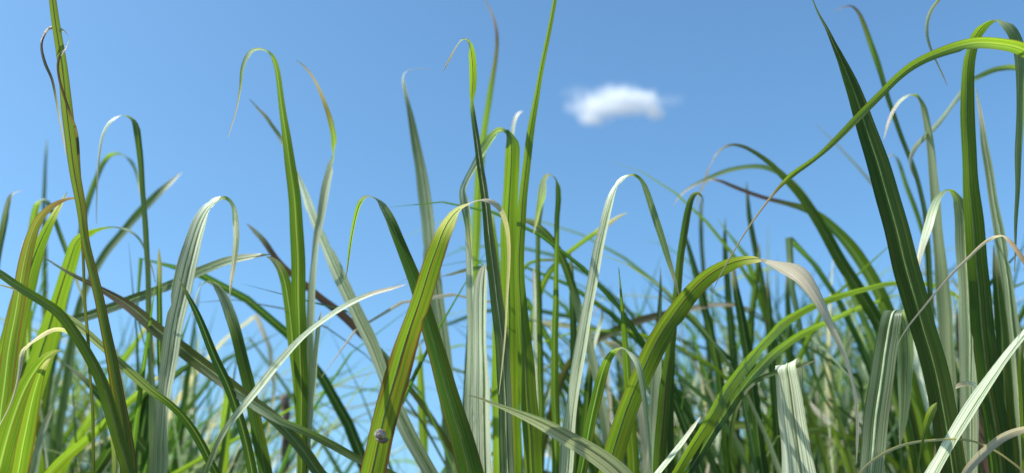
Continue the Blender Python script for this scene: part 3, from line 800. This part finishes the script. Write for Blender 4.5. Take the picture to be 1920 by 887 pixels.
leaf("ribbon_grass_leaf", "large bright green ribbon blade looping over near the right edge with a dark hanging end", "grass blade",
     "1888,960,52 1878,880,50 1868,810,49 1858,740,47 1848,670,44 1840,600,42 1834,530,40 1829,460,37 1824,390,33 1818,320,28 1814,250,25 1812,190,24 1814,140,24 1820,100,23 1830,68,21 1846,47,18 1864,38,15 1882,41,15 1897,56,18 1908,82,19 1913,120,17 1914,170,15 1913,230,14 1911,290,12 1909,350,9 1905,410,7 1903,460,4 1901,510,1",
     [(0, 1.3), (14, 1.3), (18, 1.24), (27, 1.2)], tw=[(0, -5), (6, -18), (8, -32), (14, -36), (16, -75), (18, -138), (27, -150)], yel=[(0, .05), (5, .15), (8, .55), (14, .7), (17, .3), (18, .05), (22, .3)], pale=[(15, 0), (17, .3), (18, .1)], rib=(1, .04, RIB_DARK), group=FG)
leaf("grass_leaf", "slim grey green pointed blade just right of the ribbon blade", "grass blade",
     "1925,930,36 1912,800,34 1905,690,32 1896,600,29 1886,515,25 1876,445,21 1866,385,18 1856,325,15 1846,270,12 1838,215,7 1833,185,4 1830,165,1",
     1.5, tw=[(0, 32), (11, 30)], yel=.05, pale=.35, rib=(1, .05, RIB), group=FG)
leaf("arching_grass_leaf", "pale thin blade coming from the right behind the ribbon blade and curling down left", "grass blade",
     "1716,338,1 1708,320,4 1706,300,7 1714,278,9 1732,258,9 1752,240,9 1772,215,9 1788,193,9 1803,172,9 1822,152,9 1848,138,10 1878,129,11 1905,127,11 1945,140,12 1985,200,14 2010,400,16 2020,900,16",
     [(0, 1.5), (16, 1.8)], order='tip', tw=[(0, 70), (3, 40), (8, 40), (9, -20), (16, -30)], pale=[(0, .9), (8, .9), (9, .3), (10, 0)], yel=[(8, .3), (10, .9)], group=FG)
leaf("grass_leaf", "pale green blade with a pinkish tip bowed left, between the broad dark and ribbon blades", "grass blade",
     "1788,900,30 1782,760,29 1776,660,28 1770,570,26 1764,490,23 1758,420,20 1753,360,18 1748,310,16 1743,265,14 1738,225,12 1731,195,11 1720,179,9 1706,177,8 1690,187,7 1676,206,6 1665,232,5 1656,262,1",
     1.55, tw=[(0, 25), (8, 20), (11, 60), (13, 120), (16, 140)], yel=[(0, .2), (8, .35), (11, .7)], pale=[(0, .3), (8, .4), (11, .1), (13, .8)], rust=[(12, .1), (15, .6)], group=FG)
leaf("grass_leaf", "small yellow arched blade behind the broad dark blade, upper right", "grass blade",
     "1755,900,12 1750,700,12 1742,520,11 1733,450,9 1720,405,9 1708,370,9 1697,340,9 1688,312,8 1680,296,7 1671,290,6 1663,298,4 1657,315,1", 1.95,
     tw=[(0, -15), (7, -30), (9, -100)], yel=.7, pale=[(8, 0), (9, .9)], group=MG)
leaf("folded_grass_leaf", "grey green blade with a yellow green folded shoulder, left of the ribbon blade", "grass blade",
     "1822,930,36 1820,800,36 1818,690,35 1816,600,34 1813,520,33 1810,450,31 1805,400,27 1797,370,20 1783,357,14 1769,358,13 1757,372,16 1748,395,17 1740,425,16 1730,460,12 1722,495,7 1717,530,1",
     [(0, 1.45), (15, 1.3)], tw=[(0, 28), (6, 35), (8, 85), (10, 135), (15, 148)], yel=[(0, .05), (6, .1), (8, .7), (11, .6), (12, .2)], pale=[(0, .4), (6, .5), (8, .1), (12, .6), (15, .8)], rib=(1, .05, RIB), group=FG)
leaf("folded_grass_leaf", "green folded blade with its top bent sharply over, below the broad dark blade", "grass blade",
     "1628,960,44 1634,880,44 1641,810,45 1649,745,44 1656,690,42 1663,640,40 1668,605,36 1673,586,33 1681,582,31 1689,592,30 1695,620,30 1698,670,29 1697,730,24 1692,790,15 1686,840,1",
     [(0, 1.28), (6, 1.3), (7, 1.305), (8, 1.315), (9, 1.33), (14, 1.36)], axis=24, fold=.14, tw=0, yel=[(0, .1), (5, .15)], pale=[(0, .35), (3, .2), (7, .2), (9, .4)], rib=(1, .06, RIB), group=FG)
leaf("pale_grass_leaf", "pale straight blade slanting up right across the lower right corner", "grass blade",
     "1715,960,26 1745,895,28 1775,840,28 1805,792,27 1833,748,25 1862,706,22 1892,664,17 1922,625,12 1950,590,7 1975,560,1",
     [(0, 1.15), (9, 1.1)], tw=[(0, 38), (9, 38)], pale=.8, yel=.15, rib=(1, .05, RIB), group=FG)
leaf("dry_grass_leaf", "thin straw coloured dead blade bent over at the right edge, tip hanging left", "grass blade",
     "1683,648,1 1692,630,2.2 1708,606,3 1728,582,3.2 1750,556,3.8 1772,530,4.2 1792,506,5 1814,484,5.5 1834,464,6 1852,450,6.5 1868,443,7 1884,443,7 1898,456,9 1912,478,10 1932,512,10 1960,580,12 1990,700,12 2000,960,10",
     [(0, 1.12), (10, 1.12), (17, 1.25)], order='tip', tw=[(0, 20), (9, 30), (11, 80), (12, 20), (17, 0)], dry=[(0, .95), (11, .95), (12, .5), (14, .2)], rust=[(0, 1), (3, .6), (6, 1), (8, .5), (10, .9), (12, 1), (14, .8)], yel=.1, group=FG)
leaf("dry_grass_leaf", "tan dry blade arching down left out of the bottom right corner", "grass blade",
     "1775,960,1 1795,915,10 1812,883,15 1834,856,17 1860,834,16 1888,817,14 1920,806,12 1960,805,12 2000,830,13 2030,960,14",
     [(0, 1.08), (9, 1.2)], order='tip', tw=[(0, 20), (6, 30), (9, 10)], dry=.9, rust=[(0, 0), (4, .15), (6, .7)], yel=.0, group=FG)
leaf("dry_grass_leaf", "hair thin straw arch across the bottom right, tip left of the folded blade", "grass blade",
     "1606,892,1 1622,873,4 1645,856,6 1675,841,6 1710,831,5 1750,826,5 1790,824,5 1825,829,4 1858,841,4 1890,860,4 1925,890,5 1950,940,5",
     [(0, 1.12), (11, 1.15)], order='tip', tw=20, dry=[(0, .5), (4, .6), (11, .3)], yel=.8, rust=[(5, .1), (9, .6)], group=FG)
leaf("small_grass_leaf", "little bright green leaf tip on a thin stem, bottom right", "grass blade",
     "1712,930,4 1718,885,4 1726,845,4 1733,815,6 1738,795,14 1744,777,17 1751,764,13 1757,755,1", 1.12, tw=[(0, 0), (7, -30)], yel=[(0, .3), (3, .3), (4, .95)], group=FG)
leaf("small_grass_leaf", "tiny bright green folded tip beside the pale straight blade", "grass blade",
     "1868,960,6 1860,860,7 1850,790,7 1840,750,7 1832,728,8 1822,721,9 1810,721,13 1800,724,12 1793,730,1", [(0, 1.25), (8, 1.2)], tw=[(0, -20), (5, -50), (6, -30)], yel=[(3, .4), (6, 1)], pale=[(3, 0), (4, .8), (5, .8), (6, 0)], group=FG)
leaf("dead_grass_leaf", "reddish brown dead blade behind the broad dark one, lower right", "grass blade",
     "1852,930,24 1838,830,24 1826,760,24 1814,700,24 1804,650,20 1797,610,12 1792,580,1", 1.75, tw=8, rust=1, dry=.1, spot=.5, group=MG)
leaf("grass_leaf", "tall pale green blade at the right frame edge, lit along its face", "grass blade",
     "1928,930,14 1921,840,14 1916,760,14 1914,700,12 1916,660,8 1920,630,1", 1.3, tw=-30, yel=.6, edge=.4, group=FG)
leaf("grass_leaf", "dark green blade right of the ribbon blade's foot", "grass blade",
     "1900,960,34 1893,850,34 1886,750,32 1880,660,28 1874,580,22 1868,510,14 1864,460,1", 1.5, tw=-6, yel=.05, group=MG)
leaf("arching_grass_leaf", "dark olive blade arching left over the bare sky, upper one of three right of centre", "grass blade",
     "1735,930,26 1712,820,26 1688,720,26 1662,640,26 1635,585,26 1608,540,25 1582,497,24 1555,450,23 1530,408,21 1503,370,18 1475,337,15 1447,309,12 1418,287,9 1393,274,7 1370,272,5 1350,283,5 1336,303,6 1327,322,7 1320,340,1",
     1.75, tw=[(0, 5), (6, 8), (13, -20), (15, -60), (18, -120)], yel=[(0, .15), (7, .2), (11, .55)], rust=[(11, 0), (13, .4), (16, .9)], pale=[(15, 0), (17, .6)], rib=(1, .05, RIB_DARK), group=FG)
leaf("arching_grass_leaf", "light yellow green blade arching left, middle one of three right of centre", "grass blade",
     "1725,930,14 1695,800,14 1655,690,14 1620,600,14 1588,520,14 1556,445,13 1525,392,12 1495,352,12 1465,327,11 1435,315,10 1405,313,9 1372,318,9 1342,328,8 1312,341,7 1290,354,5 1272,370,3 1262,388,1",
     1.95, tw=[(0, -20), (8, -28), (16, -20)], yel=.9, rust=[(12, 0), (14, .5), (16, .9)], pale=.15, group=MG)
leaf("arching_grass_leaf", "yellow green blade with a rusty brown tip arching left, lowest of three right of centre", "grass blade",
     "1760,930,26 1735,820,26 1708,720,26 1684,640,26 1658,570,26 1630,515,25 1600,470,23 1570,434,20 1540,408,17 1508,391,13 1475,382,9 1440,374,8 1405,362,8 1372,349,7 1348,339,6 1330,338,7 1318,350,8 1310,372,6 1305,395,1",
     1.85, tw=[(0, -25), (8, -28), (14, -50), (16, -100)], yel=.75, spot=.3, rust=[(8, 0), (10, .4), (11, .95), (14, .8)], pale=[(14, 0), (15, .9)], group=MG)

UP = "upright blades behind the tan tipped arch"
leaf("grass_leaf", "tallest thin dark upright tip standing against the sky above the tan tipped arch", "grass blade",
     "1458,900,14 1452,760,14 1446,660,14 1436,580,13 1424,510,12 1413,450,11 1405,400,9 1401,365,6 1399,340,1", 2.0, tw=-6, yel=.05, group=UP)
leaf("grass_leaf", "dark upright blade whose tip rises just above the crest of the tan tipped arch", "grass blade",
     "1384,900,16 1380,780,16 1375,660,16 1367,570,14 1361,500,12 1359,450,8 1361,408,1", 2.1, tw=-4, yel=.1, group=UP)
leaf("grass_leaf", "broad dark blade leaning left under the crest of the tan tipped arch", "grass blade",
     "1432,900,24 1420,800,24 1408,710,23 1398,640,20 1386,570,16 1375,510,10 1368,470,1", 1.7, tw=-8, yel=.05, group=UP)
leaf("grass_leaf", "slim green upright blade rising left of the dry tan tip", "grass blade",
     "1404,900,13 1403,780,13 1404,690,13 1409,600,12 1418,530,10 1423,480,6 1422,455,1", 1.9, tw=-20, yel=.35, group=UP)
leaf("grass_leaf", "dark upright blade beneath the start of the dry tan tip", "grass blade",
     "1462,900,18 1456,790,18 1450,700,17 1444,620,14 1440,560,10 1438,510,1", 1.8, tw=0, yel=.05, group=UP)
leaf("grass_leaf", "short green upright tip directly above the white banded blade", "grass blade",
     "1488,900,14 1484,760,14 1480,660,14 1478,590,12 1477,540,9 1475,500,1", 2.0, tw=-10, yel=.2, group=UP)
leaf("grass_leaf", "dark green blade low at the left, slanting up right behind the slim upright blade", "grass blade",
     "150,930,22 190,870,22 235,800,20 285,740,17 340,695,12 385,665,1", 1.8, tw=-5, yel=.1, group=MG)
leaf("grass_leaf", "dark blade low at the left, crossing behind the foot of the tall olive blade", "grass blade",
     "330,930,22 285,860,22 235,795,20 190,745,16 150,705,10 120,680,1", 1.75, tw=0, yel=.12, group=MG)
leaf("grass_leaf", "wide dark blade low between the slim upright and the silvery striped blade", "grass blade",
     "255,930,24 262,850,24 272,780,21 280,720,15 286,670,8 290,630,1", 1.8, tw=5, yel=.05, group=MG)

# small parts of the tangle that can be told apart
leaf("grass_leaf", "olive blade with yellow patches low left of the dark centre blade", "grass blade",
     "796,930,17 794,850,17 791,780,16 789,720,14 788,670,9 787,640,1", 1.9, tw=-30, yel=.8, spot=.8, group=MG)
leaf("grass_leaf", "thin level green blade pointing left out of the centre cluster", "grass blade",
     "975,900,9 972,760,9 965,640,9 950,550,8 925,508,8 900,502,8 870,507,7 848,513,5 828,518,1", 1.65, tw=[(0, -20), (8, -10)], yel=.5, group=MG)
leaf("grass_leaf", "thin yellow blade pointing right out of the centre cluster", "grass blade",
     "955,900,8 960,700,8 968,560,7 985,500,7 1010,488,7 1040,487,6 1062,490,1", 1.8, tw=-20, yel=.8, rust=[(4, 0), (5, .6)], group=MG)
leaf("grass_leaf", "whitish spike with a dark nick between the straight and small hooked blades", "grass blade",
     "1012,930,9 1008,800,9 1005,700,10 1004,610,10 1003,560,9 1002,520,6 1001,500,1", 1.75, tw=40, pale=.9, group=MG)
leaf("grass_leaf", "dark upright blade directly left of the pale arch", "grass blade",
     "1080,930,18 1079,820,18 1077,720,16 1076,630,14 1073,560,12 1071,510,8 1069,470,1", 1.65, tw=5, yel=.15, group=MG)
leaf("grass_leaf", "dark broad blade leaning right low behind the pale arch", "grass blade",
     "1078,930,22 1090,840,22 1100,770,20 1106,710,16 1110,670,10 1113,640,1", 1.7, tw=-5, yel=.1, group=MG)
leaf("curled_grass_leaf", "purple curled tip with a white stem right of the pale arch", "grass blade",
     "1085,930,9 1096,800,9 1104,700,9 1112,655,8 1119,630,8 1126,605,8 1130,590,6 1128,580,5 1121,577,5 1115,585,4 1113,600,1", 1.75, tw=[(0, 30), (6, 40), (8, 110)], pale=[(0, .5), (4, .9), (6, .6), (7, 0)], rust=[(6, 0), (7, .9)], group=MG)
leaf("dead_grass_leaf", "cream dead blade bending down right behind the bright short looped blade", "grass blade",
     "1215,930,12 1208,820,14 1200,740,16 1188,695,18 1170,665,17 1150,645,13 1132,640,1", 1.7, tw=30, dry=.85, pale=.5, group=MG)
leaf("dead_grass_leaf", "cream broken blade lying level behind the uprights right of centre", "grass blade",
     "1150,930,9 1145,780,9 1130,660,9 1108,625,9 1080,613,10 1050,608,11 1015,606,10 990,607,7 975,609,1", 2.0, tw=30, dry=.8, pale=.6, group=MG)

# ------------------------------------------------------------------ dead stalk and snail
pts = [at(533, 900, 2.2)]
b0 = Vector((pts[0].x, pts[0].y + .03, -0.02))
tube("dead_stalk", [b0, b0 * .5 + pts[0] * .5, pts[0], at(535, 840, 2.2), at(536, 790, 2.2), at(536, 764, 2.2), at(534, 748, 2.2), at(531, 741, 2.2)],
     [.011, .0105, .0095, .0088, .0085, .0088, .0095, .007], STALK, label="broken dark brown stalk stub among the blades left of centre", cat="dead stalk", seg=9)


def snail():
    c = at(711, 815, 1.055)
    root = bpy.data.objects.new("snail", None)
    root.location = c
    col.objects.link(root)
    tag(root, "small grey snail clinging to the wide brown edged blade", "snail")
    vs_, fs = [], []
    turns, seg, ns = 2.6, 12, 54
    for i in range(ns + 1):
        t = i / ns
        a = t * turns * 2 * math.pi
        R = 0.0036 * math.exp(-1.7 * t)
        r = 0.0037 * math.exp(-1.7 * t) + 0.0002
        cx, cz = R * math.cos(a), R * math.sin(a)
        cy = -0.0045 * t
        for k in range(seg):
            b = 2 * math.pi * k / seg
            vs_.append((cx + r * math.cos(b) * math.cos(a), cy + r * math.sin(b), cz + r * math.cos(b) * math.sin(a)))
    for i in range(ns):
        for k in range(seg):
            k2 = (k + 1) % seg
            fs.append((i * seg + k, i * seg + k2, (i + 1) * seg + k2, (i + 1) * seg + k))
    fs.append(tuple(ns * seg + k for k in range(seg)))
    me = bpy.data.meshes.new("shell"); me.from_pydata(vs_, [], fs)
    me.polygons.foreach_set("use_smooth", [True] * len(me.polygons)); me.materials.append(SHELL)
    o = bpy.data.objects.new("shell", me); o.parent = root; col.objects.link(o)
    o.rotation_euler = (0.2, 0.5, 0.3)
    tube("body", [Vector((-.004, .004, -.003)), Vector((0, .0035, -.0050)), Vector((.004, .003, -.0060)), Vector((.0075, .002, -.0055)), Vector((.0095, .001, -.0045))],
         [.001, .0026, .003, .0026, .0012], SHELL_DARK, parent=root, origin=Vector((0, 0, 0)))


snail()

# ------------------------------------------------------------------ the rows behind: grown from the ground, each its own blade
ZONES = [(0, 130, "behind the broad blades at the left edge"), (130, 260, "behind the tall olive blade"),
         (260, 450, "behind the silvery striped blade"), (450, 680, "around the tall hooked shoot"),
         (680, 860, "behind the brown edged blade"), (860, 1060, "behind the centre cluster"),
         (1060, 1250, "behind the slender pale arch"), (1250, 1450, "behind the tan tipped arch"),
         (1450, 1620, "around the white banded blade"), (1620, 1790, "behind the broad dark blade"),
         (1790, 1990, "behind the ribbon blade")]
ORD = ["", "second", "third", "fourth", "fifth", "sixth", "seventh", "eighth", "ninth", "tenth", "eleventh", "twelfth"]


def px_of(P):
    v = RM.transposed() @ (P - CAM)
    return 960 + FPX * v.x / -v.z, 443.5 - FPX * v.y / -v.z


def grow(root, H, phi, lean, bend, w, chn, strip=None, n=22, fold=0.3, yaw=0.0):
    """a blade from the ground: starts near vertical, bends towards azimuth phi"""
    L = H * 1.12
    ds = L / n
    P = root.copy()
    wd = Vector((-math.sin(phi), math.cos(phi), 0))
    hd = Vector((math.cos(phi), math.sin(phi), 0))
    rows = []
    ph = random.uniform(0, 6.28)
    kink = random.uniform(.5, 1.5) if random.random() < .22 else 0.0
    ks = random.uniform(.62, .88)
    for i in range(n + 1):
        s = i / n
        th = (kink if s > ks else 0.0) + lean + bend * max(0.0, (s - 0.45) / 0.55) ** 1.8
        T = hd * math.sin(th) + Vector((0, 0, 1)) * math.cos(th)
        a = yaw + 0.25 * math.sin(ph + s * 3)
        S = (wd * math.cos(a) + T.cross(wd) * math.sin(a))
        N = S.cross(T)
        ww = w * (min(1.0, 0.45 + s * 1.2)) * max(0.02, (1 - max(0.0, s - 0.35) / 0.65) ** 0.75)
        rows.append((P.copy(), S, N, ww, fold, s * L, {k: chan(chn.get(k, 0), s * 10) for k in CH}, math.sin(ph + s * 21)))
        P = P + T * ds
    return rows


def top_of(rows):
    return min(px_of(r[0])[1] for r in rows)


def random_look(rng):
    r = rng.random()
    if r < .54: return "dark green", dict(yel=rng.uniform(0, .25), pale=0)
    if r < .68: return "yellow green", dict(yel=rng.uniform(.6, 1), spot=.2)
    if r < .81: return "pale", dict(yel=.2, pale=rng.uniform(.5, .95))
    if r < .88: return "grey green", dict(yel=.1, pale=rng.uniform(.25, .4))
    if r < .965: return "straw coloured", dict(yel=.1, dry=.75)
    return "olive", dict(yel=.45, rust=.35, spot=.6)


ENV = [(-60, 560), (60, 560), (200, 560), (330, 580), (430, 600), (520, 720), (600, 760), (680, 760), (760, 660), (860, 560), (960, 520), (1080, 540),
       (1180, 600), (1260, 500), (1340, 430), (1420, 440), (1500, 440), (1580, 460), (1660, 420), (1760, 360), (1860, 340), (2000, 340)]


def env(x):
    if x <= ENV[0][0]: return ENV[0][1]
    for (a, va), (b, vb) in zip(ENV, ENV[1:]):
        if x <= b: return va + (vb - va) * (x - a) / (b - a)
    return ENV[-1][1]


rng = random.Random(11)
wild = []
DENS = [(0, 45), (130, 34), (260, 42), (450, 14), (680, 10), (860, 14), (1060, 16), (1250, 46), (1450, 44), (1620, 30), (1790, 28)]
zi = 0
while True:
    jobs = []
    for (x0, x1, _), (_, cnt) in zip(ZONES, DENS):
        jobs += [(rng.uniform(x0, x1)) for k in range(int(cnt * 0.66))]
    break
for gx in jobs:
    d = rng.choice([rng.uniform(1.7, 2.3), rng.uniform(2.0, 3.2)])
    base = at(gx, 900, d)
    look, chn = random_look(rng)
    shape = rng.random()
    phi = rng.choice([0, math.pi]) + rng.uniform(-.9, .9)
    if shape < .52:
        word, lean, bend = "upright", rng.uniform(.0, .14), rng.uniform(.0, .35)
    elif shape < .82:
        word, lean, bend = "arching", rng.uniform(.05, .3), rng.uniform(1.6, 2.9)
    else:
        word, lean, bend = "slanting", rng.uniform(.25, .6), rng.uniform(.2, .8)
    want = env(gx) + abs(rng.gauss(0, 1)) * 140 + rng.uniform(0, 40)
    want = min(want, 850)
    zt = at(gx, want, d).z
    H = zt
    w = rng.uniform(.018, .040)
    root = Vector((base.x, base.y, -0.01))
    yaw = rng.uniform(-.7, .7)
    # a narrow fit: lengthen until its top stands at the wanted height
    st = random.getstate()
    for it in range(4):
        random.setstate(st)
        rows = grow(root, H, phi, lean, bend, w, chn, yaw=yaw)
        zm = max(r[0].z for r in rows)
        H *= zt / zm
    tipx = px_of(rows[int(len(rows) * .8)][0])[0]
    # shift so that the visible part stays in the zone
    wild.append((tipx, want, look, word, rows, root))

wild.sort(key=lambda t: t[0])
bins = {}
for tipx, want, look, word, rows, root in wild:
    z = next((i for i, q in enumerate(ZONES) if q[0] <= tipx < q[1]), None)
    if z is None: z = 0 if tipx < 0 else len(ZONES) - 1
    height = "tall " if want < env(tipx) + 90 else ("low " if want > 760 else "")
    bins.setdefault((z, height, look, word), []).append((rows, root))
for (z, height, look, word), items in bins.items():
    for k, (rows, root) in enumerate(items):
        zone = ZONES[z][2]
        if len(items) == 1:
            lab = f"blurred {height}{look} {word} blade {zone}"
        elif k == 0:
            lab = f"leftmost blurred {height}{look} {word} blade {zone}"
        elif k == len(items) - 1 and len(items) > 1:
            lab = f"rightmost blurred {height}{look} {word} blade {zone}"
        else:
            lab = f"{ORD[k]} blurred {height}{look} {word} blade {zone}"
        s = Strip(); s.ribbon(rows)
        nm = {"arching": "arching_grass_leaf", "slanting": "leaning_grass_leaf", "upright": "grass_leaf"}[word]
        o = s.build(nm, LEAF, Vector((root.x, root.y, 0)))
        tag(o, lab, "grass blade", "blurred blades in the back rows")

# ------------------------------------------------------------------ the field further back, too many to count: one object
rng2 = random.Random(5)
s = Strip()
s.U = (-1.0, 0.0, 1.0)
for k in range(5200):
    near = k < 3300
    d = (rng2.uniform(1.9, 3.0) if k < 650 else rng2.uniform(2.3, 5.0)) if near else 5.5 + 18 * rng2.random() ** 1.6
    x = rng2.uniform(-.75, .75) * d
    y = d
    phi = rng2.uniform(0, 2 * math.pi)
    look, chn = random_look(rng2)
    u = 960 + FPX * x / d
    # the field's own height changes from place to place: higher on the right, a dip left of centre
    e = 590 if u > 1230 else (690 if u < 430 else 960)
    if 1050 < u <= 1230: e = 840
    e += abs(rng2.gauss(0, 1)) * 110 + 40
    zt = at(u, min(e, 1050), d / math.cos(PITCH)).z
    H = max(.7, min(zt, 2.7)) * rng2.uniform(.9, 1.0)
    if k < 650:
        if 430 <= u <= 1080: continue
        zt = at(u, (700 if u > 1080 else 740) + abs(rng2.gauss(0, 1)) * 70, d / math.cos(PITCH)).z
        H = zt
    if not near: H = rng2.uniform(.9, 1.15)
    bend = rng2.uniform(0, 2.2)
    s.ribbon(grow(Vector((x, y, -.01)), H * (1 + .12 * bend / 2), phi, rng2.uniform(0, .3), bend, rng2.uniform(.022, .045), chn, n=9, yaw=rng2.uniform(-1, 1)))
# short undergrowth at the feet of the front rows, under the frame
for k in range(1400):
    x = rng2.uniform(-2.2, 2.2); y = rng2.uniform(1.0, 3.4)
    look, chn = random_look(rng2)
    s.ribbon(grow(Vector((x, y, -.01)), rng2.uniform(.35, .85), rng2.uniform(0, 6.28), rng2.uniform(0, .3), rng2.uniform(.2, 2.2), rng2.uniform(.008, .02), chn, n=8, yaw=rng2.uniform(-1, 1)))
fo = s.build("grass_thicket", LEAF, Vector((0, 0, 0)))
tag(fo, "dense tangle of distant grass filling the field behind the single blades", "grass", None, "stuff")
